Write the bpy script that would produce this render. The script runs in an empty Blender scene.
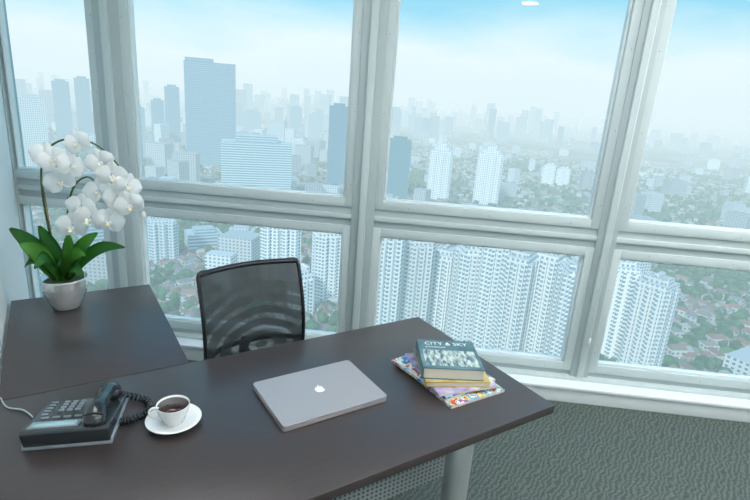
import bpy, bmesh, random
import numpy as np
from math import *
from mathutils import Vector, Matrix, Euler
random.seed(7)
C=bpy.context; D=bpy.data
sc=C.scene
sc.view_settings.view_transform='Standard'
sc.view_settings.look='None'
sc.view_settings.exposure=.08
# ---------------------------------------------------------------- materials
def newmat(name):
    m=D.materials.new(name);m.use_nodes=True
    nt=m.node_tree
    return m,nt,nt.nodes['Principled BSDF'],nt.nodes['Material Output']
def mat(name,col,rough=.5,metal=0,spec=.5,bump=0,bscale=200,var=0,vscale=8,coat=0,trans=0,emis=0):
    m,nt,b,o=newmat(name)
    N=nt.nodes;L=nt.links
    b.inputs['Base Color'].default_value=(*col,1);b.inputs['Roughness'].default_value=rough
    b.inputs['Metallic'].default_value=metal;b.inputs['Specular IOR Level'].default_value=spec
    b.inputs['Coat Weight'].default_value=coat
    if emis:
        b.inputs['Emission Color'].default_value=(*col,1);b.inputs['Emission Strength'].default_value=emis
    tc=N.new('ShaderNodeTexCoord')
    if var:
        n=N.new('ShaderNodeTexNoise');n.inputs['Scale'].default_value=vscale;n.inputs['Detail'].default_value=4
        L.new(tc.outputs['Object'],n.inputs['Vector'])
        mr=N.new('ShaderNodeMapRange');mr.inputs['To Min'].default_value=1-var;mr.inputs['To Max'].default_value=1+var
        L.new(n.outputs['Fac'],mr.inputs['Value'])
        mx=N.new('ShaderNodeVectorMath');mx.operation='SCALE';mx.inputs[0].default_value=col
        L.new(mr.outputs[0],mx.inputs['Scale']);L.new(mx.outputs[0],b.inputs['Base Color'])
    if bump:
        n=N.new('ShaderNodeTexNoise');n.inputs['Scale'].default_value=bscale
        L.new(tc.outputs['Object'],n.inputs['Vector'])
        bp=N.new('ShaderNodeBump');bp.inputs['Strength'].default_value=bump;bp.inputs['Distance'].default_value=.002
        L.new(n.outputs['Fac'],bp.inputs['Height']);L.new(bp.outputs[0],b.inputs['Normal'])
    return m
def ramp(nt,stops,fac):
    r=nt.nodes.new('ShaderNodeValToRGB');e=r.color_ramp.elements
    while len(e)<len(stops): e.new(.5)
    for i,(p,c) in enumerate(stops): e[i].position=p;e[i].color=(*c,1)
    nt.links.new(fac,r.inputs['Fac']);return r
def mth(nt,op,a,b=None):
    n=nt.nodes.new('ShaderNodeMath');n.operation=op
    for i,v in enumerate((a,b)):
        if v is None: continue
        if isinstance(v,(int,float)): n.inputs[i].default_value=v
        else: nt.links.new(v,n.inputs[i])
    return n.outputs[0]

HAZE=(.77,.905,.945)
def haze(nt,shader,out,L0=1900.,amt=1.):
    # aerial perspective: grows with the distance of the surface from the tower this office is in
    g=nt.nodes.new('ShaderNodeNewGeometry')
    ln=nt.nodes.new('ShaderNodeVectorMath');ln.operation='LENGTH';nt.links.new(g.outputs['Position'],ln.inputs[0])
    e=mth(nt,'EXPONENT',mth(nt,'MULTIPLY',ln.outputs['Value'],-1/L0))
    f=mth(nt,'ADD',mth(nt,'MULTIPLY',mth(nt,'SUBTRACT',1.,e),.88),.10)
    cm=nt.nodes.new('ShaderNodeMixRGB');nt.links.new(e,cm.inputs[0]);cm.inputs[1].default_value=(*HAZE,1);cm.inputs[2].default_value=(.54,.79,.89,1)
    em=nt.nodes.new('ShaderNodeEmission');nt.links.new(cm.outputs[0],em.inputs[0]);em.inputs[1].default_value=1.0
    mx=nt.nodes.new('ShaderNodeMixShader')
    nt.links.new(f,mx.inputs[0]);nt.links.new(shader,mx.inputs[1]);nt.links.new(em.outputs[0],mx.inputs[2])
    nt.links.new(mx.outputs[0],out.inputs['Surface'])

def facade(name,glass=(.10,.16,.2),bay=3.4,floor=3.3,wu=.55,wv=.5,rough=.6,mul=1.0):
    m,nt,b,o=newmat(name);N=nt.nodes;L=nt.links
    uv=N.new('ShaderNodeUVMap');uv.uv_map='UVMap'
    sx=N.new('ShaderNodeSeparateXYZ');L.new(uv.outputs[0],sx.inputs[0])
    at=N.new('ShaderNodeVertexColor');at.layer_name='Col'
    fu=mth(nt,'FRACT',mth(nt,'DIVIDE',sx.outputs[0],bay));fv=mth(nt,'FRACT',mth(nt,'DIVIDE',sx.outputs[1],floor))
    a=mth(nt,'LESS_THAN',fu,wu);c=mth(nt,'LESS_THAN',fv,wv)
    w=mth(nt,'MULTIPLY',a,c)
    up=mth(nt,'GREATER_THAN',sx.outputs[1],0.0);w=mth(nt,'MULTIPLY',w,up)
    mx=N.new('ShaderNodeMixRGB');L.new(w,mx.inputs[0]);L.new(at.outputs[0],mx.inputs[1]);mx.inputs[2].default_value=(*glass,1)
    L.new(mx.outputs[0],b.inputs['Base Color']);b.inputs['Roughness'].default_value=rough
    b.inputs['Specular IOR Level'].default_value=.3
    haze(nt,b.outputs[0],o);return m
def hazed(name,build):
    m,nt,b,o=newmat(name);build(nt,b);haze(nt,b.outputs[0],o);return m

# ---------------------------------------------------------------- geometry helpers
def link(o,parent=None):
    C.collection.objects.link(o)
    if parent: o.parent=parent
    return o
def empty(name,loc=(0,0,0),rz=0):
    e=D.objects.new(name,None);e.empty_display_size=.05;e.location=loc;e.rotation_euler=(0,0,rz);return link(e)
def meshobj(name,bm,mats,parent=None,smooth=False,loc=(0,0,0),rot=(0,0,0)):
    me=D.meshes.new(name);bm.normal_update();bm.to_mesh(me);bm.free()
    for m in (mats if isinstance(mats,(list,tuple)) else [mats]): me.materials.append(m)
    if smooth:
        for p in me.polygons:p.use_smooth=True
    o=D.objects.new(name,me);o.location=loc;o.rotation_euler=rot
    return link(o,parent)
def box(name,size,loc,m,parent=None,bev=0,rot=(0,0,0),seg=2,taper=None):
    bm=bmesh.new();bmesh.ops.create_cube(bm,size=1)
    for v in bm.verts:
        v.co=Vector((v.co.x*size[0],v.co.y*size[1],v.co.z*size[2]))
        if taper and v.co.z<0: v.co.x*=taper;v.co.y*=taper
    if bev: bmesh.ops.bevel(bm,geom=bm.edges[:],offset=bev,segments=seg,profile=.5,affect='EDGES')
    o=meshobj(name,bm,m,parent,False,loc,rot)
    if bev:
        for p in o.data.polygons:p.use_smooth=True
        try:
            o.data.set_sharp_from_angle(angle=radians(40))
        except Exception: pass
    return o
def slab(name,poly,z0,z1,m,parent=None,bev=0,loc=(0,0,0),rot=(0,0,0)):
    bm=bmesh.new();a=[bm.verts.new((x,y,z0)) for x,y in poly];b=[bm.verts.new((x,y,z1)) for x,y in poly]
    n=len(poly);bm.faces.new(a[::-1]);bm.faces.new(b)
    for i in range(n): bm.faces.new((a[i],a[(i+1)%n],b[(i+1)%n],b[i]))
    bmesh.ops.recalc_face_normals(bm,faces=bm.faces[:])
    if bev: bmesh.ops.bevel(bm,geom=bm.edges[:],offset=bev,segments=2,profile=.5,affect='EDGES')
    return meshobj(name,bm,m,parent,False,loc,rot)
def lathe(name,prof,m,parent=None,seg=48,loc=(0,0,0),rot=(0,0,0),mod=None):
    bm=bmesh.new();rings=[]
    for r,z in prof:
        rings.append([bm.verts.new(((r*(mod(2*pi*i/seg,z) if mod else 1))*cos(2*pi*i/seg),(r*(mod(2*pi*i/seg,z) if mod else 1))*sin(2*pi*i/seg),z)) for i in range(seg)])
    for a,b in zip(rings,rings[1:]):
        for i in range(seg): bm.faces.new((a[i],a[(i+1)%seg],b[(i+1)%seg],b[i]))
    bm.faces.new(rings[0][::-1]);bm.faces.new(rings[-1])
    return meshobj(name,bm,m,parent,True,loc,rot)
def cyl(name,r,h,loc,m,parent=None,seg=32,rot=(0,0,0),r2=None):
    r2=r if r2 is None else r2;e=min(r,h)*.08
    return_o=lathe(name,[(r-e,-h/2),(r,-h/2+e),(r2,h/2-e),(r2-e,h/2)],m,parent,seg,loc,rot)
    try:return_o.data.set_sharp_from_angle(angle=radians(50))
    except Exception:pass
    return return_o
def tube(name,pts,rad,m,parent=None,seg=10,cyc=False,res=6,smoothc=True):
    P=[Vector(p) for p in pts];n=len(P);R=rad if isinstance(rad,(list,tuple)) else [rad]*n
    S=[];RR=[]
    if smoothc:
        rng=range(n if cyc else n-1)
        for i in rng:
            if cyc: p0,p1,p2,p3=P[(i-1)%n],P[i],P[(i+1)%n],P[(i+2)%n]
            else: p0,p1,p2,p3=P[max(i-1,0)],P[i],P[i+1],P[min(i+2,n-1)]
            for k in range(res):
                t=k/res
                S.append(.5*((2*p1)+(p2-p0)*t+(2*p0-5*p1+4*p2-p3)*t*t+(3*p1-p0-3*p2+p3)*t**3))
                RR.append(R[i]*(1-t)+R[(i+1)%n]*t)
        if not cyc: S.append(P[-1]);RR.append(R[-1])
    else: S=P;RR=R
    bm=bmesh.new();rings=[];N=len(S);nrm=None
    for i in range(N):
        a=S[(i-1)%N] if (cyc or i>0) else S[i];b=S[(i+1)%N] if (cyc or i<N-1) else S[i]
        t=(b-a).normalized()
        if nrm is None:
            nrm=t.orthogonal().normalized()
        nrm=(nrm-t*nrm.dot(t)).normalized();bn=t.cross(nrm)
        rings.append([bm.verts.new(S[i]+(nrm*cos(2*pi*k/seg)+bn*sin(2*pi*k/seg))*RR[i]) for k in range(seg)])
    for i in range(N if cyc else N-1):
        a,b=rings[i],rings[(i+1)%N]
        for k in range(seg): bm.faces.new((a[k],a[(k+1)%seg],b[(k+1)%seg],b[k]))
    if not cyc: bm.faces.new(rings[0][::-1]);bm.faces.new(rings[-1])
    bmesh.ops.recalc_face_normals(bm,faces=bm.faces[:])
    return meshobj(name,bm,m,parent,True)

YD=radians(32.94); YW=radians(-4.22)
UD=Vector((cos(YD),sin(YD),0));ND=Vector((-sin(YD),cos(YD),0))
def uv(u,n,z=0): 
    p=UD*u+ND*n;return Vector((p.x,p.y,z))
WD=Vector((cos(YW),sin(YW),0));WN=Vector((-sin(YW),cos(YW),0));DW=2.892
# ---------------------------------------------------------------- room shell
M_wall=mat('white_wall_paint',(.80,.84,.84),.7,bump=.1,bscale=90)
M_ceil=mat('ceiling_paint',(.84,.86,.86),.8)
M_frame=mat('window_frame_paint',(.60,.68,.68),.35)
M_frame2=mat('window_mullion_aluminium',(.46,.535,.54),.35)
M_frame3=mat('window_bead_light',(.84,.89,.89),.4)
M_sill=mat('sill_white',(.86,.90,.90),.45)

def carpet():
    m,nt,b,o=newmat('carpet_woven_pile');N=nt.nodes;L=nt.links
    tc=N.new('ShaderNodeTexCoord')
    mp=N.new('ShaderNodeMapping');mp.inputs['Rotation'].default_value=(0,0,radians(35));L.new(tc.outputs['Object'],mp.inputs[0])
    w=N.new('ShaderNodeTexWave');w.inputs['Scale'].default_value=14;w.inputs['Distortion'].default_value=9;w.inputs['Detail'].default_value=3;w.inputs['Detail Scale'].default_value=1.3
    L.new(mp.outputs[0],w.inputs[0])
    n=N.new('ShaderNodeTexNoise');n.inputs['Scale'].default_value=130;n.inputs['Detail'].default_value=3;L.new(tc.outputs['Object'],n.inputs[0])
    r=ramp(nt,[(0,(.078,.098,.086)),(.5,(.100,.122,.108)),(1,(.130,.154,.139))],w.outputs['Fac'])
    mx=N.new('ShaderNodeMixRGB');mx.blend_type='OVERLAY';mx.inputs[0].default_value=.8
    L.new(r.outputs[0],mx.inputs[1]);L.new(n.outputs['Fac'],mx.inputs[2]);L.new(mx.outputs[0],b.inputs['Base Color'])
    b.inputs['Roughness'].default_value=.95;b.inputs['Specular IOR Level'].default_value=.1
    bp=N.new('ShaderNodeBump');bp.inputs['Strength'].default_value=.5;bp.inputs['Distance'].default_value=.004
    L.new(n.outputs['Fac'],bp.inputs['Height']);L.new(bp.outputs[0],b.inputs['Normal']);return m
M_carpet=carpet()
CH=2.75
k=(DW-(UD*-.205).dot(WN))/ND.dot(WN);A=uv(-.205,k)
B=uv(-.205,-2.0);Cc=B+UD*4.0
xr=Cc.dot(WD);E=WD*xr+WN*DW
poly=[(A.x,A.y),(B.x,B.y),(Cc.x,Cc.y),(E.x,E.y)]
def outset(poly,d):
    c=Vector((sum(p[0] for p in poly)/4,sum(p[1] for p in poly)/4))
    return [tuple(Vector(p)+(Vector(p)-c).normalized()*d) for p in poly]
slab('floor',outset(poly,.25)[::1],-.15,0,M_carpet)
slab('ceiling',outset(poly,.25),CH,CH+.15,M_ceil)
def wall(name,p,q,th=.12,flip=1):
    p=Vector((p[0],p[1]));q=Vector((q[0],q[1]));d=(q-p).normalized();n=Vector((-d.y,d.x))*flip*th
    slab(name,[tuple(p),tuple(q),tuple(q+n),tuple(p+n)],0,CH,M_wall)
wall('wall_left',A,B,flip=-1);wall('wall_back',B,Cc,flip=-1);wall('wall_right',Cc,E,flip=-1)

def wbox(name,x0,x1,y0,y1,z0,z1,m,parent,bev=.003):
    xc=(x0+x1)/2;yc=(y0+y1)/2
    return box(name,(x1-x0,y1-y0,z1-z0),(xc,-yc,(z0+z1)/2),m,parent,bev)
wo=WN*DW
xL=A.dot(WD);xR=xr
MZ0,MZ1,LB=.878,1.088,.205
TOP=2.62
edges=[(-2.40,-1.875),(-1.64,-.405),(-.185,.975),(1.17,2.38),(2.58,3.78),(3.98,xR-.04)]
edges=[e for e in edges if e[1]-e[0]>.15]
wl=empty('window_wall_frame',(wo.x,wo.y,0),YW)
zc=(MZ0+MZ1)/2
wbox('transom_core',xL,xR,-.05,.030,MZ0+.045,MZ1-.045,M_frame2,wl)
wbox('transom_rib',xL,xR,.0,.045,zc-.014,zc+.014,M_frame,wl)
wbox('sill_frame',xL,xR,-.05,.030,.10,LB-.045,M_frame2,wl)
wbox('head_frame',xL,xR,-.05,.05,TOP,CH,M_frame2,wl)
for i in range(len(edges)-1):
    x0=edges[i][1];x1=edges[i+1][0];xc=(x0+x1)/2
    wbox('mullion_%d'%(i+1),x0+.045,x1-.045,-.05,.05,.10,CH,M_frame2,wl)
    wbox('mullion_cap_%d'%(i+1),xc-.020,xc+.020,.03,.07,.10,CH,M_frame,wl)
wbox('jamb_left',xL,edges[0][0]-.0,-.05,.05,.10,CH,M_frame2,wl)
wbox('jamb_right',edges[-1][1],xR,-.05,.05,.10,CH,M_frame2,wl)
def glassmat():
    m,nt,b,o=newmat('window_glass');N=nt.nodes;L=nt.links;N.remove(b)
    t=N.new('ShaderNodeBsdfTransparent');t.inputs[0].default_value=(.96,.99,1.0,1)
    g=N.new('ShaderNodeBsdfGlossy');g.inputs['Roughness'].default_value=.0;g.inputs[0].default_value=(.9,1,1,1)
    f=N.new('ShaderNodeFresnel');f.inputs[0].default_value=1.3
    mx=N.new('ShaderNodeMixShader');L.new(f.outputs[0],mx.inputs[0]);L.new(t.outputs[0],mx.inputs[1]);L.new(g.outputs[0],mx.inputs[2])
    L.new(mx.outputs[0],o.inputs[0]);return m
M_glass=glassmat()
M_screw=mat('screw_steel',(.30,.34,.34),.4,.3)
wi=0
for (x0,x1) in edges:
    for (z0,z1) in ((LB,MZ0),(MZ1,TOP)):
        wi+=1
        w=empty('window_%d'%wi,(wo.x,wo.y,0),YW);fw=.05
        for nm,a in dict(frame_left=(x0-fw,x0,z0-fw,z1+fw),frame_right=(x1,x1+fw,z0-fw,z1+fw),frame_bottom=(x0,x1,z0-fw,z0),frame_top=(x0,x1,z1,z1+fw)).items():
            wbox(nm,a[0],a[1],-.03,.042,a[2],a[3],M_frame,w,.002)
        b=.011
        for nm,a in dict(bead_left=(x0,x0+b,z0,z1),bead_right=(x1-b,x1,z0,z1),bead_bottom=(x0+b,x1-b,z0,z0+b),bead_top=(x0+b,x1-b,z1-b,z1)).items():
            wbox(nm,a[0],a[1],-.02,.02,a[2],a[3],M_frame3,w,.002)
        bm=bmesh.new();vs=[bm.verts.new(p) for p in ((x0,.01,z0),(x1,.01,z0),(x1,.01,z1),(x0,.01,z1))];bm.faces.new(vs)
        meshobj('glass_pane',bm,M_glass,w)
        bm=bmesh.new()
        pts=[(x,z) for z in np.arange(z0+.08,z1,.40) for x in (x0-.030,x1+.030)]+[(x,z) for x in np.arange(x0+.15,x1,.45) for z in (z0-.030,z1+.030)]
        for x,z in pts:
            bmesh.ops.create_uvsphere(bm,u_segments=8,v_segments=4,radius=.003,matrix=Matrix.Translation((x,-.042,z)))
        meshobj('frame_screws',bm,M_screw,w,True)
sill=empty('window_sill',(wo.x,wo.y,0),YW)
wbox('ledge_top',xL,xR,-.05,.16,.088,.108,M_sill,sill,.004)
wbox('ledge_front',xL,xR,-.05,.145,0,.088,M_sill,sill,.002)
wbox('ledge_step',xL,xR,-.03,.075,.108,.125,M_frame,sill,.003)
cord=empty('blind_cord',(0,0,0))
p=WD*1.075+WN*(DW-.1)
M_cord=mat('cord_white',(.85,.88,.88),.5)
cyl('cord_line',.0026,2.35,(p.x,p.y,.35+1.175+.05),M_cord,cord,8)
cyl('cord_weight',.006,.05,(p.x,p.y,.38),M_cord,cord,12)
# ceiling downlights, and area panels added near the window as soft fill light
M_house=mat('light_housing',(.85,.85,.85),.5)
def fill_panel(x,off,pw,L=1.2,W=.5):
    q=WD*x+WN*(DW-off);e=empty('fill_light_panel',(q.x,q.y,CH-.02),YW)
    box('housing',(L+.06,W+.06,.038),(0,0,0),M_house,e,.004)
    l=D.lights.new('fill_lamp','AREA');l.shape='RECTANGLE';l.size=L;l.size_y=W;l.energy=pw;l.color=(.98,.99,1)
    o=D.objects.new('fill_lamp',l);o.location=(0,0,-.025);link(o,e)
def downlight(u,n,pw):
    q=uv(u,n,CH-.012);e=empty('ceiling_downlight',q,0)
    lathe('trim_ring',[(.09,.011),(.12,.011),(.12,.002),(.115,-.003),(.09,-.003)],M_house,e,40)
    l=D.lights.new('downlight_lamp','AREA');l.shape='DISK';l.size=.18;l.energy=pw;l.color=(.98,.99,1)
    o=D.objects.new('downlight_lamp',l);o.location=(0,0,-.006);link(o,e)
for x,of,pw in ((-.9,1.45,11),(.9,1.2,15),(2.6,1.0,15)): fill_panel(x,of,pw)
for u,n in ((.6,-.9),(2.0,-.9),(3.2,-.9),(1.9,.5),(3.2,.5),(.9,-.1)): downlight(u,n,15)

# ---------------------------------------------------------------- desk
def deskmat():
    m,nt,b,o=newmat('desk_espresso_laminate');N=nt.nodes;L=nt.links
    tc=N.new('ShaderNodeTexCoord');mp=N.new('ShaderNodeMapping');mp.inputs['Scale'].default_value=(3,45,3);L.new(tc.outputs['Object'],mp.inputs[0])
    n=N.new('ShaderNodeTexNoise');n.inputs['Scale'].default_value=4;n.inputs['Detail'].default_value=6;L.new(mp.outputs[0],n.inputs[0])
    r=ramp(nt,[(.25,(.040,.031,.031)),(.75,(.056,.044,.044))],n.outputs['Fac'])
    L.new(r.outputs[0],b.inputs['Base Color']);b.inputs['Roughness'].default_value=.30;b.inputs['Specular IOR Level'].default_value=.7
    return m
M_desk=deskmat();M_edge=mat('desk_edge_band',(.045,.034,.032),.45)
M_metal=mat('silver_leg_metal',(.62,.64,.64),.3,.6)
desk=empty('corner_desk',(0,0,0),YD)
ZT=.75
def top(name,u0,u1,n0,n1):
    o=box(name,(u1-u0,n1-n0,.028),((u0+u1)/2,(n0+n1)/2,ZT-.014),[M_desk,M_edge],desk,.0015)
    for p in o.data.polygons:
        if abs(p.normal.z)<.5 and p.area>1e-4: p.material_index=1
top('top_main',-.195,1.29,.87,1.607)
top('top_return',-.195,.33,1.610,2.405)
def perf():
    m,nt,b,o=newmat('perforated_steel');N=nt.nodes;L=nt.links
    tc=N.new('ShaderNodeTexCoord');sx=N.new('ShaderNodeSeparateXYZ');L.new(tc.outputs['Object'],sx.inputs[0])
    def c(v,off=0): return mth(nt,'SUBTRACT',mth(nt,'FRACT',mth(nt,'ADD',mth(nt,'DIVIDE',v,.018),off)),.5)
    a=c(sx.outputs[0]);bb=c(sx.outputs[2])
    d=mth(nt,'ADD',mth(nt,'MULTIPLY',a,a),mth(nt,'MULTIPLY',bb,bb));h=mth(nt,'LESS_THAN',d,.07)
    mx=N.new('ShaderNodeMixRGB');L.new(h,mx.inputs[0]);mx.inputs[1].default_value=(.40,.43,.43,1);mx.inputs[2].default_value=(.06,.065,.07,1)
    L.new(mx.outputs[0],b.inputs['Base Color']);b.inputs['Roughness'].default_value=.4;b.inputs['Metallic'].default_value=.1;return m
M_perf=perf()
box('modesty_panel',(1.15,.012,.42),(.62,1.19,.50),M_perf,desk,.003)
for i,(u,n) in enumerate([(1.09,1.06),(.0,1.06),(1.15,1.5),(.0,2.3)]):
    r=.045 if i<2 else .03
    cyl('leg_%d'%(i+1),r,.70,(u,n,.365),M_metal,desk)
    cyl('foot_%d'%(i+1),r*1.25,.018,(u,n,.009),M_metal,desk)
    cyl('leg_flange_%d'%(i+1),r*1.3,.012,(u,n,.716),M_metal,desk)
box('beam',(1.1,.04,.04),(.58,1.22,.70),M_metal,desk,.003)

# ---------------------------------------------------------------- laptop
M_alu=mat('laptop_aluminium',(.47,.435,.44),.42,.5,bump=.03,bscale=900)
M_alu_d=mat('laptop_seam',(.1,.1,.1),.5)
M_logo=mat('laptop_logo_white',(.95,.96,.98),.25)
lp=uv(.640,1.245,ZT);lap=empty('laptop',lp,YD+radians(0.5))
def rrect(w,h,r,n=8):
    P=[]
    for cx,cy,a in ((w/2-r,h/2-r,0),(-w/2+r,h/2-r,90),(-w/2+r,-h/2+r,180),(w/2-r,-h/2+r,270)):
        for k in range(n+1):
            t=radians(a+90*k/n);P.append((cx+r*cos(t),cy+r*sin(t)))
    return P
LW,LH=.345,.250
slab('base_shell',rrect(LW,LH,.012),.002,.0125,M_alu,lap,.0012)
slab('seam',rrect(LW-.004,LH-.004,.011),.012,.0145,M_alu_d,lap)
slab('lid',rrect(LW,LH,.012),.014,.0205,M_alu,lap,.0012)
for i,(x,y) in enumerate([(-.14,-.09),(.14,-.09),(.14,.09),(-.14,.09)]):cyl('rubber_foot_%d'%i,.008,.004,(x,y,.002),M_alu_d,lap,16)
box('hinge',(.26,.006,.006),(0,LH/2-.001,.0125),M_alu_d,lap,.001)
def emblem():
    P=[]
    for k in range(64):
        t=2*pi*k/64;r=.0155*(1+.06*cos(2*t+pi))
        x=r*cos(t)*1.02;y=r*sin(t)
        if y>0: y-= .0035*exp(-(x/.005)**2)
        else: y+= .0018*exp(-(x/.004)**2)
        d=Vector((x-.0185,y-.0015));
        if d.length<.0075: 
            d=d.normalized()*.0075;x=.0185+d.x;y=.0015+d.y
        P.append((x,y))
    slab('logo',P,.0206,.0209,M_logo,lap)
    Q=[]
    for k in range(16):
        t=2*pi*k/16;a=.0052*cos(t);b=.0022*sin(t);Q.append((.003+a*cos(1.0)-b*sin(1.0),.0195+a*sin(1.0)+b*cos(1.0)))
    slab('logo_leaf',Q,.0206,.0209,M_logo,lap)
emblem()

# ---------------------------------------------------------------- coffee cup + saucer
M_porc=mat('white_porcelain',(.88,.88,.87),.15,coat=.4)
M_coffee=mat('black_coffee',(.03,.010,.005),.10)
cp=uv(.218,1.290,ZT)
cup=empty('coffee_cup',(cp.x,cp.y,cp.z))
lathe('saucer',[(.001,.002),(.028,.002),(.030,0),(.034,.0),(.036,.004),(.058,.012),(.072,.019),(.073,.0205),(.071,.021),(.056,.0155),(.035,.0085),(.026,.0075),(.001,.0075)],M_porc,cup,64)
zo=.0075
lathe('cup_body',[(r,z+zo) for r,z in [(.001,.003),(.018,.003),(.020,.0),(.024,.0),(.0245,.004),(.031,.013),(.038,.030),(.0415,.046),(.043,.055),(.0433,.0565),(.042,.0565),(.040,.046),(.0365,.031),(.029,.015),(.02,.008),(.001,.007)]],M_porc,cup,64)
lathe('coffee',[(.001,.0505+zo),(.0408,.0505+zo),(.0408,.051+zo),(.001,.051+zo)],M_coffee,cup,48)
a=radians(205)
hp=[(.037,.048),(.050,.052),(.060,.044),(.058,.030),(.046,.020),(.033,.019)]
tube('cup_handle',[(r*cos(a),r*sin(a),z+zo) for r,z in hp],[.0042,.0036,.0034,.0034,.0036,.0045],M_porc,cup,12)

# ---------------------------------------------------------------- books
def cover(name,cols,scale=12,seed=0,stretch=(1,1,1)):
    m,nt,b,o=newmat(name);N=nt.nodes;L=nt.links
    tc=N.new('ShaderNodeTexCoord');mp=N.new('ShaderNodeMapping');mp.inputs['Location'].default_value=(seed,seed*2.3,0);mp.inputs['Scale'].default_value=stretch;L.new(tc.outputs['Object'],mp.inputs[0])
    v=N.new('ShaderNodeTexNoise');v.inputs['Scale'].default_value=scale;v.inputs['Detail'].default_value=4;v.inputs['Distortion'].default_value=.6
    L.new(mp.outputs[0],v.inputs[0])
    st=[(.36+.28*i/(len(cols)-1),c) for i,c in enumerate(cols)]
    r=ramp(nt,st,v.outputs['Fac']);r.color_ramp.interpolation='CONSTANT' if len(cols)>4 else 'LINEAR'
    L.new(r.outputs[0],b.inputs['Base Color']);b.inputs['Roughness'].default_value=.35;return m
M_page=mat('book_pages',(.70,.66,.56),.8)
def book(name,c,rz,z,w,h,t,mc,hard=True):
    e=empty(name,(c.x,c.y,z),rz);ct=.0028 if hard else .0012;ov=.003 if hard else 0
    box('cover_bottom',(w,h,ct),(0,0,ct/2),mc,e,.0004)
    box('pages',(w-2*ov-.001,h-2*ov,t-2*ct),(ov/2,0,t/2),M_page,e)
    box('cover_top',(w,h,ct),(0,0,t-ct/2),mc,e,.0004)
    box('spine',(ct,h,t),(-w/2+ct/2,0,t/2),mc,e,.0004)
    return e
MC1=cover('magazine_cover_colourful',[(.50,.05,.06),(.75,.60,.12),(.10,.35,.55),(.80,.80,.78),(.35,.08,.25),(.06,.12,.40)],28,1)
MC2=cover('magazine_cover_blue',[(.03,.12,.38),(.3,.5,.65),(.80,.72,.45),(.45,.10,.12),(.05,.10,.2)],24,4)
MC3=cover('book_cover_ochre',[(.32,.20,.05),(.55,.42,.14),(.62,.56,.40)],9,7)
MC4=cover('book_cover_teal_grey',[(.06,.12,.14),(.10,.19,.21),(.15,.25,.27)],10,3)
MC5=cover('book_cover_violet',[(.12,.10,.30),(.40,.33,.5),(.65,.6,.62)],14,9)
MC6=cover('cover_skyline_picture',[(.05,.09,.12),(.22,.30,.30),(.45,.50,.44),(.62,.66,.62)],55,5,(1.6,.5,1))
MT=mat('cover_print_white',(.88,.92,.92),.3)
z=ZT
book('magazine',uv(1.084,1.150),YD-radians(1),z,.225,.30,.010,MC1,False);z+=.0102
book('magazine',uv(1.075,1.178),YD+radians(5),z,.225,.28,.010,MC2,False);z+=.0102
book('magazine',uv(1.088,1.158),YD-radians(12),z,.215,.27,.008,MC5,False);z+=.0082
book('hardcover_book',uv(1.088,1.156),YD-radians(26),z,.215,.225,.018,MC3);z+=.0182
bk=book('hardcover_book',uv(1.080,1.160),YD-radians(30),z,.200,.200,.040,MC4);z+=.040
def txt(s,size,loc,parent,m,rot=0):
    t=D.curves.new('t','FONT');t.body=s;t.size=size;t.extrude=.0002;t.align_x='CENTER'
    o=D.objects.new('t',t);C.collection.objects.link(o);C.view_layer.update()
    me=D.meshes.new_from_object(o.evaluated_get(C.evaluated_depsgraph_get()));D.objects.remove(o)
    me.materials.append(m);q=D.objects.new('cover_title',me);q.location=loc;q.rotation_euler=(0,0,rot);link(q,parent)
txt('CITY & SKY',.030,(0,.062,.0402),bk,MT)
txt('architecture',.014,(-.04,.042,.0402),bk,MT)
box('cover_picture',(.176,.105,.0005),(0,-.030,.0402),MC6,bk)

# ---------------------------------------------------------------- desk phone
M_ph=mat('phone_dark_plastic',(.035,.042,.047),.25,coat=.3)
M_ph2=mat('phone_handset_black',(.014,.017,.02),.18,coat=.4)
M_phs=mat('phone_silver_trim',(.30,.34,.37),.3,.3)
M_lcd=mat('phone_lcd',(.45,.68,.70),.12)
M_key=mat('phone_keys',(.26,.30,.32),.4)
pc=uv(-.005,1.395,ZT)
ph=empty('desk_phone',pc,radians(195))
def wedge(name,w,prof,m,parent,bev=.004,x=0):
    bm=bmesh.new();a=[bm.verts.new((x-w/2,y,z)) for y,z in prof];b=[bm.verts.new((x+w/2,y,z)) for y,z in prof];n=len(prof)
    bm.faces.new(a);bm.faces.new(b[::-1])
    for i in range(n): bm.faces.new((a[i],b[i],b[(i+1)%n],a[(i+1)%n]))
    bmesh.ops.recalc_face_normals(bm,faces=bm.faces[:])
    bmesh.ops.bevel(bm,geom=bm.edges[:],offset=bev,segments=3,profile=.5,affect='EDGES')
    o=meshobj(name,bm,m,parent,True)
    try:o.data.set_sharp_from_angle(angle=radians(50))
    except Exception:pass
    return o
wedge('body',.20,[(-.10,.002),(-.10,.020),(.035,.044),(.10,.062),(.105,.052),(.09,.002)],M_ph,ph)
wedge('base_trim',.208,[(-.105,.0),(-.105,.010),(.09,.016),(.095,.0)],M_phs,ph,.003)
sl=atan2(.024,.135)
def onphone(name,w,h,t,x,y,m,extra=0,bev=.0015):
    z=.020+(y+.10)*tan(sl) if y<.035 else .044+(y-.035)*(.018/.065)
    r=sl if y<.035 else atan2(.018,.065)
    return box(name,(w,h,t),(x,y,z+extra+t/2-.001),m,ph,bev,(r,0,0))
onphone('display_bezel',.115,.045,.004,.030,.070,M_phs)
onphone('lcd_screen',.098,.030,.002,.030,.070,M_lcd,.0035)
for r in range(4):
    for c in range(3):
        onphone('key_%d%d'%(r,c),.014,.010,.005,.005+c*.020,-.075+r*.018,M_key)
for r in range(5): onphone('line_key_%d'%r,.016,.007,.004,.078,-.078+r*.019,M_phs)
for c in range(4): onphone('soft_key_%d'%c,.018,.008,.004,-.008+c*.026,.020,M_key)
hs=[(-.066,-.088,.052),(-.066,-.060,.072),(-.066,0,.082),(-.066,.060,.092),(-.066,.092,.083)]
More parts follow.
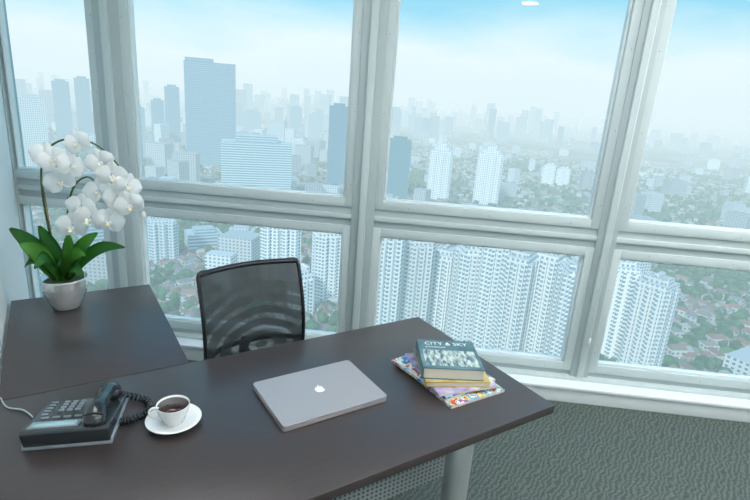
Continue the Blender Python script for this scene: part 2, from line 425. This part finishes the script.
o=tube('handset_grip',hs,[.017,.0155,.0145,.0155,.017],M_ph2,ph,16)
for v in o.data.vertices: v.co.x=-.066+(v.co.x+.066)*1.45
lathe('handset_earpiece',[(.004,-.018),(.024,-.018),(.028,-.010),(.026,.006),(.015,.014),(.002,.015)],M_ph2,ph,28,(-.066,.086,.078),(.25,0,0))
lathe('handset_mouthpiece',[(.004,-.018),(.024,-.018),(.028,-.010),(.026,.006),(.015,.014),(.002,.015)],M_ph2,ph,28,(-.066,-.082,.048),(.1,0,0))
pts=[];path=[Vector((-.066,-.108,.035)),Vector((-.095,-.112,.012)),Vector((-.155,-.080,.012)),Vector((-.172,-.02,.012)),Vector((-.135,.01,.012)),Vector((-.106,.02,.012))]
def cr(P,t):
    n=len(P)-1;i=min(int(t*n),n-1);f=t*n-i
    p0,p1,p2,p3=P[max(i-1,0)],P[i],P[i+1],P[min(i+2,n)]
    return .5*((2*p1)+(p2-p0)*f+(2*p0-5*p1+4*p2-p3)*f*f+(3*p1-p0-3*p2+p3)*f**3)
T=26;S=T*12
for i in range(S+1):
    t=i/S;p=cr(path,t);q=cr(path,min(t+.01,1))-cr(path,max(t-.01,0));q.normalize();s=q.cross(Vector((0,0,1))).normalized();u=s.cross(q)
    pts.append(p+(s*cos(2*pi*i/12)+u*sin(2*pi*i/12))*.0085)
tube('coiled_cord',pts,.0028,M_ph2,ph,6,smoothc=False)
cab=empty('phone_cable',(0,0,0))
M_cable=mat('cable_grey',(.45,.52,.54),.4)
q=[uv(-.188,1.62,ZT+.003),uv(-.17,1.56,ZT+.003),uv(-.135,1.53,ZT+.003),uv(-.118,1.50,ZT+.003),uv(-.11,1.475,ZT+.006)]
tube('cable',q,.0022,M_cable,cab,8)

# ---------------------------------------------------------------- chair
M_chf=mat('chair_black_plastic',(.012,.013,.015),.35)
M_fab=mat('chair_seat_fabric',(.02,.022,.025),.9,bump=.3,bscale=400)
def meshmat():
    m,nt,b,o=newmat('chair_mesh_fabric');N=nt.nodes;L=nt.links
    tc=N.new('ShaderNodeTexCoord');mp=N.new('ShaderNodeMapping');mp.inputs['Location'].default_value=(-.04,0,-.92);mp.inputs['Scale'].default_value=(1,0,1.5);L.new(tc.outputs['Object'],mp.inputs[0])
    w=N.new('ShaderNodeTexWave');w.wave_type='RINGS';w.rings_direction='SPHERICAL';w.inputs['Scale'].default_value=4.0;w.inputs['Distortion'].default_value=2.4;w.inputs['Detail'].default_value=1;L.new(mp.outputs[0],w.inputs[0])
    sx=N.new('ShaderNodeSeparateXYZ');L.new(tc.outputs['Object'],sx.inputs[0])
    fz=N.new('ShaderNodeMapRange');fz.inputs['From Min'].default_value=.90;fz.inputs['From Max'].default_value=.74;fz.inputs['To Min'].default_value=.10;fz.inputs['To Max'].default_value=1;L.new(sx.outputs[2],fz.inputs['Value'])
    f=N.new('ShaderNodeMapRange');f.inputs['From Min'].default_value=.35;f.inputs['To Min'].default_value=0;f.inputs['To Max'].default_value=.15;L.new(w.outputs['Fac'],f.inputs['Value'])
    al=mth(nt,'ADD',mth(nt,'MULTIPLY',f.outputs[0],fz.outputs[0]),.075)
    t=N.new('ShaderNodeBsdfTransparent');mx=N.new('ShaderNodeMixShader')
    b.inputs['Base Color'].default_value=(.018,.023,.026,1);b.inputs['Roughness'].default_value=.6
    L.new(al,mx.inputs[0]);L.new(b.outputs[0],mx.inputs[1]);L.new(t.outputs[0],mx.inputs[2]);L.new(mx.outputs[0],o.inputs[0]);return m
M_mesh=meshmat()
cc=uv(.645,1.845);ch=empty('mesh_office_chair',(cc.x,cc.y,0),YD+radians(6))
BW=.215;Z0,Z1=.50,.962
def by(x,z):
    s=(z-Z0)/(Z1-Z0);return .05*(1-(x/BW)**2)*1.0+.035*sin(pi*s)*-1+ .05*s
bm=bmesh.new();nx,nz=20,24;g=[[bm.verts.new((-BW+2*BW*i/nx,by(-BW+2*BW*i/nx,Z0+(Z1-Z0)*j/nz),Z0+(Z1-Z0)*j/nz)) for i in range(nx+1)] for j in range(nz+1)]
for j in range(nz):
    for i in range(nx): bm.faces.new((g[j][i],g[j][i+1],g[j+1][i+1],g[j+1][i]))
meshobj('back_mesh',bm,M_mesh,ch,True)
fp=[]
for i in range(9): x=-BW+.006+(2*BW-.012)*i/8;fp.append((x,by(x,Z1),Z1))
for i in range(1,9): z=Z1-.004-(Z1-Z0-.008)*i/9;fp.append((BW,by(BW,z),z))
for i in range(9): x=BW-.006-(2*BW-.012)*i/8;fp.append((x,by(x,Z0),Z0))
for i in range(1,9): z=Z0+.004+(Z1-Z0-.008)*i/9;fp.append((-BW,by(-BW,z),z))
tube('back_frame',fp,.008,M_chf,ch,10,True,4)
tube('top_rail',[(x,by(x,Z1)-.002,Z1-.003) for x in np.linspace(-BW+.005,BW-.005,9)],.010,M_chf,ch,10)
tube('lumbar_bar',[(-BW,by(-BW,.62)+.01,.62),(-.1,by(-.1,.62)+.05,.62),(.1,by(.1,.62)+.05,.62),(BW,by(BW,.62)+.01,.62)],.011,M_chf,ch,10)
tube('back_spine',[(0,.11,.62),(0,.12,.55),(0,.08,.43),(0,-.05,.40),(0,-.2,.40)],[.016,.02,.022,.024,.02],M_chf,ch,12)
box('seat_cushion',(.45,.46,.075),(0,-.25,.47),M_fab,ch,.03,seg=4)
box('seat_pan',(.42,.40,.02),(0,-.24,.425),M_chf,ch,.008)
box('tilt_mechanism',(.14,.2,.05),(0,-.22,.395),M_chf,ch,.01)
cyl('gas_column',.026,.26,(0,-.24,.26),M_chf,ch)
cyl('column_shroud',.036,.1,(0,-.24,.15),M_chf,ch)
for i in range(5):
    a=radians(90+72*i+10);ex,ey=.27*cos(a),.27*sin(a)
    tube('base_arm_%d'%i,[(0,-.24,.105),(ex*.5,-.24+ey*.5,.095),(ex,-.24+ey,.075)],[.024,.019,.014],M_chf,ch,10)
    cyl('caster_stem_%d'%i,.007,.04,(ex,-.24+ey,.06),M_chf,ch,12)
    for s in (-1,1):
        cyl('caster_%d_%d'%(i,s),.026,.02,(ex-sin(a)*.013*s,-.24+ey+cos(a)*.013*s,.026),M_chf,ch,20,(pi/2,0,a))

# ---------------------------------------------------------------- orchid
M_pot=mat('hammered_silver_pot',(.88,.89,.88),.22,.7)
M_leaf=mat('orchid_leaf',(.045,.22,.035),.35,var=.35,vscale=14)
M_leaf2=mat('orchid_leaf_light',(.13,.42,.06),.35,var=.3,vscale=14)
M_stem=mat('orchid_stem',(.05,.10,.03),.5);M_moss=mat('moss',(.06,.09,.025),.9,bump=.8,bscale=60)
M_yel=mat('orchid_lip_yellow',(.80,.70,.40),.5)
def petalmat():
    m,nt,b,o=newmat('orchid_petal_white');N=nt.nodes;L=nt.links
    b.inputs['Base Color'].default_value=(.94,.94,.93,1);b.inputs['Roughness'].default_value=.5
    t=N.new('ShaderNodeBsdfTranslucent');t.inputs[0].default_value=(.90,.91,.88,1);mx=N.new('ShaderNodeMixShader');mx.inputs[0].default_value=.40
    L.new(b.outputs[0],mx.inputs[1]);L.new(t.outputs[0],mx.inputs[2]);L.new(mx.outputs[0],o.inputs[0]);return m
M_pet=petalmat()
P0=uv(-.003,2.262,ZT);orch=empty('potted_orchid',P0)
prof=[(.001,0),(.048,0),(.052,.004),(.064,.03),(.076,.065),(.083,.095),(.085,.122),(.086,.128),(.083,.130),(.080,.122),(.077,.105),(.001,.105)]
pr2=[]
for (r0,z0),(r1,z1) in zip(prof,prof[1:]):
    n=6 if (z1-z0)>.02 else 1
    for k in range(n): pr2.append((r0+(r1-r0)*k/n,z0+(z1-z0)*k/n))
pr2.append(prof[-1])
def ham(a,z): return 1+ (.018*sin(a*16+ (1.57 if int(z/.0155)%2 else 0)*2)*cos(z*200) if .012<z<.115 else 0)
lathe('pot',pr2,M_pot,orch,96,mod=ham)
lathe('moss',[(.001,.11),(.04,.122),(.07,.114),(.079,.105),(.001,.104)],M_moss,orch,24)
def leaf(name,base,tip,w,lift,m,fold=.12,n=14,nv=(0,-.75,.65)):
    b=Vector(base);t=Vector(tip);d=t-b;side=d.cross(Vector(nv)).normalized();nn=side.cross(d).normalized()
    if nn.z<0 or (abs(nn.z)<.1 and nn.y>0): nn=-nn
    bm=bmesh.new();rows=[]
    for i in range(n+1):
        s=i/n;c=b+d*s+Vector((0,0,lift*sin(pi*s*.9)));ww=w*(sin(pi*min(1,(s*.90+.08))**.85))**.7 if s<1 else w*.15
        ww=max(ww,.002);row=[]
        for j in range(-3,4):
            q=j/3;row.append(bm.verts.new(c+side*ww*q+nn*(q*q)*ww*fold*2))
        rows.append(row)
    for a,c in zip(rows,rows[1:]):
        for j in range(6): bm.faces.new((a[j],a[j+1],c[j+1],c[j]))
    bmesh.ops.solidify(bm,geom=bm.faces[:],thickness=.0018)
    return meshobj(name,bm,m,orch,True)
LV=[((-.01,0,.12),(-.19,.0,.305),.034,.03),((-.01,-.01,.12),(-.12,-.05,.26),.036,.04),((.0,0,.12),(-.06,-.02,.335),.034,.01),
((.01,0,.12),(.13,-.05,.225),.036,.06),((.02,0,.12),(.245,.02,.245),.030,.06),((0,-.01,.12),(.06,-.10,.20),.038,.06),((0,.01,.12),(.13,.04,.30),.034,.03),
((0,-.01,.12),(-.03,-.12,.18),.036,.07),((.01,0,.12),(.05,-.02,.32),.034,.0),((.01,-.01,.12),(.13,-.08,.15),.030,.06),((-.02,.0,.12),(-.11,-.06,.16),.032,.07),((.0,0,.12),(-.10,.04,.22),.034,.03)]
for i,(b,t,w,l) in enumerate(LV): leaf('leaf_%d'%(i+1),b,t,w,l,M_leaf2 if i in(1,3,6,8,11) else M_leaf)
s1=[(-.01,0,.11),(-.03,.0,.25),(-.045,.0,.44),(-.035,.0,.57),(.02,-.01,.65),(.11,-.02,.68),(.20,-.03,.66),(.28,-.03,.58),(.34,-.03,.46)]
s2=[(.01,.01,.11),(.025,.01,.25),(.045,.0,.40),(.08,0,.50),(.14,-.01,.54),(.19,-.03,.51),(.23,-.04,.45)]
tube('stem_1',s1,[.004]*5+[.003]*4,M_stem,orch,8);tube('stem_2',s2,[.004]*4+[.003]*3,M_stem,orch,8)
M_stick=mat('bamboo_stick',(.25,.15,.07),.6)
tube('support_stick_1',[(-.02,.0,.11),(-.043,0,.55)],.0022,M_stick,orch,6,smoothc=False);tube('support_stick_2',[(.015,.0,.11),(.05,0,.46)],.0022,M_stick,orch,6,smoothc=False)
def petal(bm,ang,L,W,cup,twist,mi,base=.004,M=Matrix()):
    n=8;rows=[]
    dx=Vector((cos(ang),0,sin(ang)));sx=Vector((-sin(ang),0,cos(ang)));fr=Vector((0,-1,0))
    for i in range(n+1):
        s=i/n;c=dx*(base+L*s)+fr*(cup*sin(pi*s*.8)+twist*s*s)
        w=W*max(.04,(sin(pi*(s*.86+.12)))**.7)
        if i==n: w=W*.25
        rows.append([bm.verts.new(M@(c+sx*w*q+fr*(-.25*W*q*q+.0012*sin(9*q+ang*5)))) for q in (-1,-.5,0,.5,1)])
    for a,b in zip(rows,rows[1:]):
        for j in range(4):
            f=bm.faces.new((a[j],a[j+1],b[j+1],b[j]));f.material_index=mi
def flower(name,loc,yaw,pitch,roll,s=1):
    bm=bmesh.new();M=Matrix.Scale(s,4)
    for a in (90,215,325): petal(bm,radians(a),.042,.019,.004,.002,0,M=M@Matrix.Translation((0,.003,0)))
    M2=M@Matrix.Translation((0,-.004,0))
    for a in (8,172): petal(bm,radians(a),.044,.031,.008,.003,0,M=M2)
    petal(bm,radians(270),.013,.006,.012,.010,1,M=M@Matrix.Translation((0,-.008,.0)))
    for a in (235,305): petal(bm,radians(a),.010,.005,.010,.004,0,M=M@Matrix.Translation((0,-.008,.002)))
    bmesh.ops.create_uvsphere(bm,u_segments=8,v_segments=6,radius=.004*s,matrix=Matrix.Translation((0,-.010*s,.002*s)))
    return meshobj(name,bm,[M_pet,M_yel],orch,True,loc,(pitch,roll,yaw))
fl=[(.010,.632),(.070,.545),(.165,.690),(.210,.622),(.262,.580),(.130,.608),(.198,.510),(.140,.455),(.068,.625),(.268,.497),(.238,.408),(.115,.385),(.305,.540),(.318,.475),(.185,.420)]
for i,(x,zz) in enumerate(fl):
    yy=-.045-.024*((i*7)%3)
    flower('flower_%d'%(i+1),(x,yy,zz-.015),radians(28+random.uniform(-30,30)),radians(random.uniform(-18,12)),radians(random.uniform(-25,25)),random.uniform(1.02,1.2))
    tube('pedicel_%d'%(i+1),[(x,yy+.002,zz-.015),(x*.97-.004,yy*.5,zz+.004),(x*.93-.008,-.015,zz+.01)],.0016,M_stem,orch,6,res=3)
for i,(x,zz) in enumerate([(.345,.455),(.35,.415),(.335,.48)]):
    bm=bmesh.new();bmesh.ops.create_uvsphere(bm,u_segments=10,v_segments=8,radius=.010);
    for v in bm.verts:v.co.z*=1.4
    meshobj('bud_%d'%i,bm,M_pet,orch,True,(x,-.03,zz))

# ---------------------------------------------------------------- city
GZ=-170.
city=empty('city_skyline',(0,0,0))
FM={'white':facade('facade_white_apartment',(.22,.33,.39),3.2,3.1,.55,.55),
'glass':facade('facade_glass_curtain',(.10,.25,.33),2.4,3.9,.86,.72,.3),
'strip':facade('facade_strip_windows',(.14,.29,.36),60,3.8,1.0,.5,.4),
'mid':facade('facade_midrise',(.12,.21,.25),4,3.4,.5,.5)}
foot=[]
class Boxes:
    def __init__(s): s.v=[];s.f=[];s.uv=[];s.c=[]
    def box(s,cx,cy,w,d,z0,z1,rz,col,roof=None,gable=0):
        ca,sa=cos(rz),sin(rz);b=len(s.v)
        P=[(-w/2,-d/2),(w/2,-d/2),(w/2,d/2),(-w/2,d/2)]
        P=[(cx+x*ca-y*sa,cy+x*sa+y*ca) for x,y in P]
        s.v+=[(x,y,z0) for x,y in P]+[(x,y,z1) for x,y in P]
        per=[0,w,w+d,2*w+d,2*w+2*d];h=z1-z0
        for i in range(4):
            j=(i+1)%4;s.f.append((b+i,b+j,b+4+j,b+4+i));s.uv+=[(per[i],0.01),(per[i+1],0.01),(per[i+1],h),(per[i],h)];s.c+=[col]*4
        rc=roof or tuple(x*.75 for x in col)
        if gable:
            l=w/2*.999
            R=[(cx-l*ca*.8,cy-l*sa*.8,z1+gable),(cx+l*ca*.8,cy+l*sa*.8,z1+gable)];s.v+=R;r0=b+8;r1=b+9
            for f in ((b+4,b+5,r1,r0),(b+6,b+7,r0,r1)): s.f.append(f);s.uv+=[(0,-1)]*4;s.c+=[rc]*4
            for f in ((b+5,b+6,r1),(b+7,b+4,r0)): s.f.append(f);s.uv+=[(0,-1)]*3;s.c+=[rc]*3
        else:
            s.f.append((b+4,b+5,b+6,b+7));s.uv+=[(0,-1)]*4;s.c+=[rc]*4
    def make(s,name,m):
        me=D.meshes.new(name);me.from_pydata(s.v,[],s.f);me.materials.append(m)
        u=me.uv_layers.new(name='UVMap');u.data.foreach_set('uv',np.array(s.uv,np.float32).ravel())
        c=me.color_attributes.new('Col','FLOAT_COLOR','CORNER')
        a=np.ones((len(s.c),4),np.float32);a[:,:3]=np.array(s.c,np.float32);c.data.foreach_set('color',a.ravel())
        o=D.objects.new(name,me);return link(o,city)
def azp(az,dist): a=radians(az);return sin(a)*dist,cos(a)*dist
def free(x,y,r): return all((x-a)**2+(y-b)**2>(r+c)**2 for a,b,c in foot)
def tower(name,az0,az1,el,dist,style,col,depth=None,rot=0,crown=1,fins=0):
    w=2*dist*tan(radians(az1-az0)/2);az=(az0+az1)/2;x,y=azp(az,dist);zt=1.65+dist*tan(radians(el));rz=-radians(az)+radians(rot)
    d=depth or w*.7;B=Boxes();w*=(.86 if rot else 1)
    cx=x+sin(radians(az))*d/2;cy=y+cos(radians(az))*d/2
    foot.append((cx,cy,hypot(w,d)/2*.9))
    B.box(cx,cy,w,d,GZ,zt,rz,col)
    if crown==1: B.box(cx,cy,w*.6,d*.6,zt,zt+w*.08+2,rz,tuple(c*.9 for c in col))
    if crown==2:
        B.box(cx-w*.2*cos(rz),cy-w*.2*sin(rz),w*.55,d*.95,zt,zt+w*.07,rz,col);B.box(cx,cy,w*1.05,d*1.05,GZ,GZ+18,rz,col)
    if crown==3: 
        B.box(cx,cy,w*.7,d*.7,zt,zt+w*.15,rz,col);B.box(cx,cy,w*.4,d*.4,zt+w*.15,zt+w*.35,rz,col)
    if fins:
        for k in range(fins):
            t=-w/2+w*(k+.5)/fins
            B.box(cx+t*cos(rz)+sin(rz)*(d/2+1.0),cy+t*sin(rz)-cos(rz)*(d/2+1.0),w/fins*.5,2.4,GZ,zt-3,rz,tuple(min(1,c*1.05) for c in col))
            B.box(cx+t*cos(rz),cy+t*sin(rz),w/fins*.4,d*.5,zt,zt+4+2*(k%2),rz,col)
        for k in range(2):
            t=-d/2+d*(k+.5)/2
            for sgn in(-1,1):
                B.box(cx+sgn*(w/2+1)*cos(rz)-t*sin(rz),cy+sgn*(w/2+1)*sin(rz)+t*cos(rz),2.4,d*.28,GZ,zt-3,rz,col)
    return B.make(name,FM[style])
WH=(.86,.865,.85)
tower('glass_skyscraper',-20.8,-15.8,2.2,1190,'glass',(.36,.50,.57),70,0,2)
tower('office_block',-17.4,-9.9,-5.6,850,'strip',(.66,.76,.78),50,0,1)
tower('dark_office_tower',-6.0,-3.9,-1.2,1000,'glass',(.10,.20,.26),40,0,1)
tower('office_tower',-24.0,-22.8,-1.8,1500,'glass',(.30,.42,.5))
tower('office_tower',-22.7,-21.3,-.4,1500,'glass',(.25,.38,.46))
tower('office_tower',-26.0,-24.6,-2.6,1300,'strip',(.4,.52,.58))
tower('office_tower',-30.5,-29.2,-.2,1700,'glass',(.30,.42,.5))
tower('office_tower',-32.3,-30.9,-.6,1600,'strip',(.30,.42,.5))
tower('office_tower',-35,-33,-2.2,1100,'white',WH)
tower('office_tower',-15.2,-13.2,-2.4,1900,'strip',(.4,.5,.55))
tower('office_tower',-12.6,-10.8,-3.4,1600,'white',(.6,.65,.68))
tower('office_tower',-10.2,-8.9,-1.6,2100,'glass',(.3,.4,.45))
tower('office_tower',-8.2,-6.6,-2.2,2000,'strip',(.4,.45,.5))
tower('office_tower',.6,3.2,-4.3,930,'glass',(.08,.20,.20),32)
tower('office_tower',.5,1.8,-1.0,2600,'glass',(.15,.25,.3))
tower('residential_tower',5.4,7.7,-5.1,930,'white',WH,28,0,3,3)
tower('residential_tower',10.6,13.1,-5.0,930,'white',WH,28,0,3,3)
tower('residential_tower',17.5,18.6,-5.6,1300,'white',WH,20,0,1,2)
tower('residential_tower',18.9,20.1,-5.8,1300,'white',WH,20,0,1,2)
tower('residential_tower',32.0,33.0,-3.4,2300,'white',WH,20)
for i,(a0,a1,el,d,r) in enumerate([(-.6,3.0,-14.6,330,20),(3.3,6.6,-15.2,345,20),(6.8,9.8,-16.6,360,-18),(9.6,12.4,-15.6,340,20),(12.2,15.0,-14.3,330,20),(15.3,18.2,-15.8,325,-15),(18.4,21.2,-15.0,340,-15),(21.0,24.2,-16.2,320,20),(25.2,28.4,-14.9,385,20),(28.6,32.2,-15.9,370,-20)]):
    k=1-.05*((i*3)%4)
    tower('apartment_tower',a0,a1,el,d,'white',(WH[0]*k,WH[1]*k,WH[2]*k*.99),20,r,1,3)
tower('apartment_block',-13.0,-8.9,-14.3,450,'white',WH,18,0,1,4)
tower('apartment_block',-7.2,-3.2,-15.0,410,'white',WH,20,15,1,3)
tower('apartment_block',-24.9,-22.2,-13.8,520,'white',(.7,.75,.76),22,0,1,3)
tower('office_block',-21.5,-17.2,-15.5,560,'strip',(.6,.68,.7),30,10,1)
tower('office_block',-17.0,-13.6,-15.2,620,'mid',(.65,.7,.72),26,-10,1)
tower('apartment_block',-9.5,-7.4,-20,380,'white',WH,20,30,1,2)
tower('office_block',-31.5,-28.5,-14,600,'strip',(.5,.58,.62),30,10,1)
B=Boxes();rn=random.Random(3)
for i in range(560):
    az=rn.uniform(-46,52);d=rn.uniform(380 if rn.random()<.2 else 600,2400)
    if az>-2 and rn.random()<.6 : continue
    x,y=azp(az,d);h=rn.uniform(12,42) if az>0 else rn.uniform(18,70)
    if d<900: h=min(h,28)
    w=rn.uniform(16,42);g=rn.uniform(.35,.8)
    if not free(x,y,w*.7): continue
    foot.append((x,y,w*.55));B.box(x,y,w,rn.uniform(14,34),GZ,GZ+h,rn.uniform(-.6,.6),(g*.95,g,g*1.02))
B.make('city_midrise_buildings',FM['mid'])
B=Boxes()
for i in range(560):
    az=rn.triangular(-46,52,-10);d=rn.uniform(2400,6000)
    x,y=azp(az,d);h=rn.uniform(25,110) if rn.random()<.72 else rn.uniform(90,200)
    if az>18:h*=.5
    w=rn.uniform(20,60);g=rn.uniform(.15,.4);B.box(x,y,w,w*.7,GZ,GZ+h,-radians(az)+rn.uniform(-.4,.4),(g*.75,g*.97,g*1.08))
B.make('city_distant_towers',FM['strip'])
B=Boxes();roofs=[(.26,.15,.115),(.22,.14,.11),(.30,.20,.15),(.22,.18,.16),(.34,.34,.33),(.44,.44,.43),(.20,.21,.21),(.26,.21,.18)]
for i in range(9500):
    az=rn.uniform(-48,54);d=sqrt(rn.uniform(210**2,2300**2))*1.0
    if rn.random()<.35: d=rn.uniform(220,800)
    x,y=azp(az,d)
    if abs(((x*.8+y*.6)%95)-47)>41 or abs(((y*.8-x*.6)%150)-75)>69: continue
    if sin(x*.009+1)*sin(y*.007)>.45: continue
    w=rn.uniform(7,14)
    if d<1500 and not free(x,y,w*.5): continue
    blk=sin(floor(x/200)*3.1+floor(y/200)*1.7)*.5+.64
    g=rn.uniform(.35,.6)
    B.box(x,y,w,rn.uniform(6,10),GZ,GZ+rn.uniform(3.5,7),blk+(pi/2 if rn.random()<.5 else 0),(g,g,g*.95),rn.choice(roofs),rn.uniform(1.5,3))
B.make('city_houses',FM['mid'])
def treem(nt,b):
    n=nt.nodes.new('ShaderNodeTexNoise');n.inputs['Scale'].default_value=.15;g=nt.nodes.new('ShaderNodeNewGeometry');nt.links.new(g.outputs['Position'],n.inputs[0])
    r=ramp(nt,[(.35,(.025,.085,.04)),(.65,(.075,.18,.08))],n.outputs['Fac']);nt.links.new(r.outputs[0],b.inputs['Base Color']);b.inputs['Roughness'].default_value=1
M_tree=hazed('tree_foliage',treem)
bm=bmesh.new();bmesh.ops.create_icosphere(bm,subdivisions=1,radius=1);tv=[v.co.copy() for v in bm.verts];tf=[[v.index for v in f.verts] for f in bm.faces];bm.free()
V=[];F=[]
for i in range(10500):
    az=rn.uniform(-48,54);d=sqrt(rn.uniform(210**2,2000**2))
    if rn.random()<.4:d=rn.uniform(220,800)
    x,y=azp(az,d);r=rn.uniform(3.0,6.5)
    if rn.random()<.25 and sin(x*.009+1)*sin(y*.007)<.3: continue
    if d<1200 and not free(x,y,r*.5): continue
    b=len(V);V+=[(x+v.x*r*rn.uniform(.8,1.2),y+v.y*r*rn.uniform(.8,1.2),GZ+r*.6+v.z*r*rn.uniform(.7,1)) for v in tv];F+=[[b+k for k in f] for f in tf]
me=D.meshes.new('city_trees');me.from_pydata(V,[],F);me.materials.append(M_tree);link(D.objects.new('city_trees',me),city)
def groundm(nt,b):
    g=nt.nodes.new('ShaderNodeNewGeometry');L=nt.links;Nn=nt.nodes
    v=Nn.new('ShaderNodeTexVoronoi');v.inputs['Scale'].default_value=.055;L.new(g.outputs['Position'],v.inputs['Vector'])
    sx=Nn.new('ShaderNodeSeparateXYZ');L.new(v.outputs['Color'],sx.inputs[0])
    r=ramp(nt,[(0,(.20,.21,.20)),(.25,(.24,.17,.14)),(.45,(.36,.35,.33)),(.6,(.10,.18,.08)),(.8,(.24,.19,.16)),(1,(.5,.5,.48))],sx.outputs[0])
    n=Nn.new('ShaderNodeTexNoise');n.inputs['Scale'].default_value=.0028;n.inputs['Detail'].default_value=6;L.new(g.outputs['Position'],n.inputs[0])
    f=Nn.new('ShaderNodeMapRange');f.inputs['From Min'].default_value=.44;f.inputs['From Max'].default_value=.54;L.new(n.outputs['Fac'],f.inputs['Value'])
    mx=Nn.new('ShaderNodeMixRGB');L.new(f.outputs[0],mx.inputs[0]);L.new(r.outputs[0],mx.inputs[1]);mx.inputs[2].default_value=(.07,.15,.07,1)
    L.new(mx.outputs[0],b.inputs['Base Color']);b.inputs['Roughness'].default_value=1
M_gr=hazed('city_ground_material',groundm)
bm=bmesh.new();vs=[bm.verts.new(p) for p in ((-16000,-300,GZ),(16000,-300,GZ),(16000,16000,GZ),(-16000,16000,GZ))];bm.faces.new(vs)
meshobj('city_ground',bm,M_gr,city)
def roadm(nt,b): b.inputs['Base Color'].default_value=(.34,.36,.37,1);b.inputs['Roughness'].default_value=.9
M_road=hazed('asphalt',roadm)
def road(pts,w):
    bm=bmesh.new();P=[Vector(p) for p in pts];pr=None
    for i,p in enumerate(P):
        t=(P[min(i+1,len(P)-1)]-P[max(i-1,0)]).normalized();s=Vector((-t.y,t.x))*w/2
        a=bm.verts.new((p.x+s.x,p.y+s.y,GZ+.6));b=bm.verts.new((p.x-s.x,p.y-s.y,GZ+.6))
        if pr: bm.faces.new((pr[0],pr[1],b,a))
        pr=(a,b)
    meshobj('city_road',bm,M_road,city)
road([(-60,200),(-75,330),(-110,480),(-150,700),(-170,1000),(-260,1500)],26)
road([(-500,420),(-300,520),(-110,640),(150,700),(420,640),(800,700)],22)
road([(260,250),(300,450),(420,800),(500,1500)],16)
def grassm(nt,b): b.inputs['Base Color'].default_value=(.10,.22,.08,1);b.inputs['Roughness'].default_value=1
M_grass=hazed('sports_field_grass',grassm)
x,y=azp(34.5,470);slab('sports_field',[(x+42*cos(t),y+26*sin(t)) for t in np.linspace(0,2*pi,32,endpoint=False)],GZ,GZ+1,M_grass,city)

# ---------------------------------------------------------------- sky
w=D.worlds.new('hazy_sky');sc.world=w;w.use_nodes=True;nt=w.node_tree
bg=nt.nodes['Background'];tc=nt.nodes.new('ShaderNodeTexCoord');sx=nt.nodes.new('ShaderNodeSeparateXYZ');nt.links.new(tc.outputs['Generated'],sx.inputs[0])
nz=nt.nodes.new('ShaderNodeTexNoise');nz.inputs['Scale'].default_value=3;nz.inputs['Detail'].default_value=5
mp=nt.nodes.new('ShaderNodeMapping');mp.inputs['Scale'].default_value=(1,1,3);nt.links.new(tc.outputs['Generated'],mp.inputs[0]);nt.links.new(mp.outputs[0],nz.inputs[0])
zz=mth(nt,'ADD',sx.outputs[2],mth(nt,'MULTIPLY',mth(nt,'SUBTRACT',nz.outputs['Fac'],.5),.14))
r=ramp(nt,[(0,HAZE),(.03,(.79,.915,.95)),(.08,(.82,.94,.97)),(.12,(.64,.88,.96)),(.17,(.36,.74,.92)),(.35,(.22,.65,.92)),(1,(.2,.5,.85))],zz)
nt.links.new(r.outputs[0],bg.inputs[0]);bg.inputs[1].default_value=1.0
sun=D.lights.new('sun','SUN');sun.energy=2.8;sun.angle=radians(6);sun.color=(1,.98,.95)
so=D.objects.new('sun',sun);so.rotation_euler=(radians(48),0,radians(-28));link(so)

# ---------------------------------------------------------------- camera
pt,rl=radians(16.63),radians(4.15)
Fv=Vector((0,cos(pt),-sin(pt)));R0=Vector((1,0,0));U0=R0.cross(Fv)
R=R0*cos(rl)+U0*sin(rl);U=-R0*sin(rl)+U0*cos(rl)
cam=D.cameras.new('camera');cam.sensor_width=36;cam.lens=510.4/750*36;cam.clip_start=.02;cam.clip_end=30000
co=D.objects.new('camera',cam);link(co)
co.matrix_world=Matrix(((R.x,U.x,-Fv.x,0),(R.y,U.y,-Fv.y,0),(R.z,U.z,-Fv.z,1.65),(0,0,0,1)))
sc.camera=co
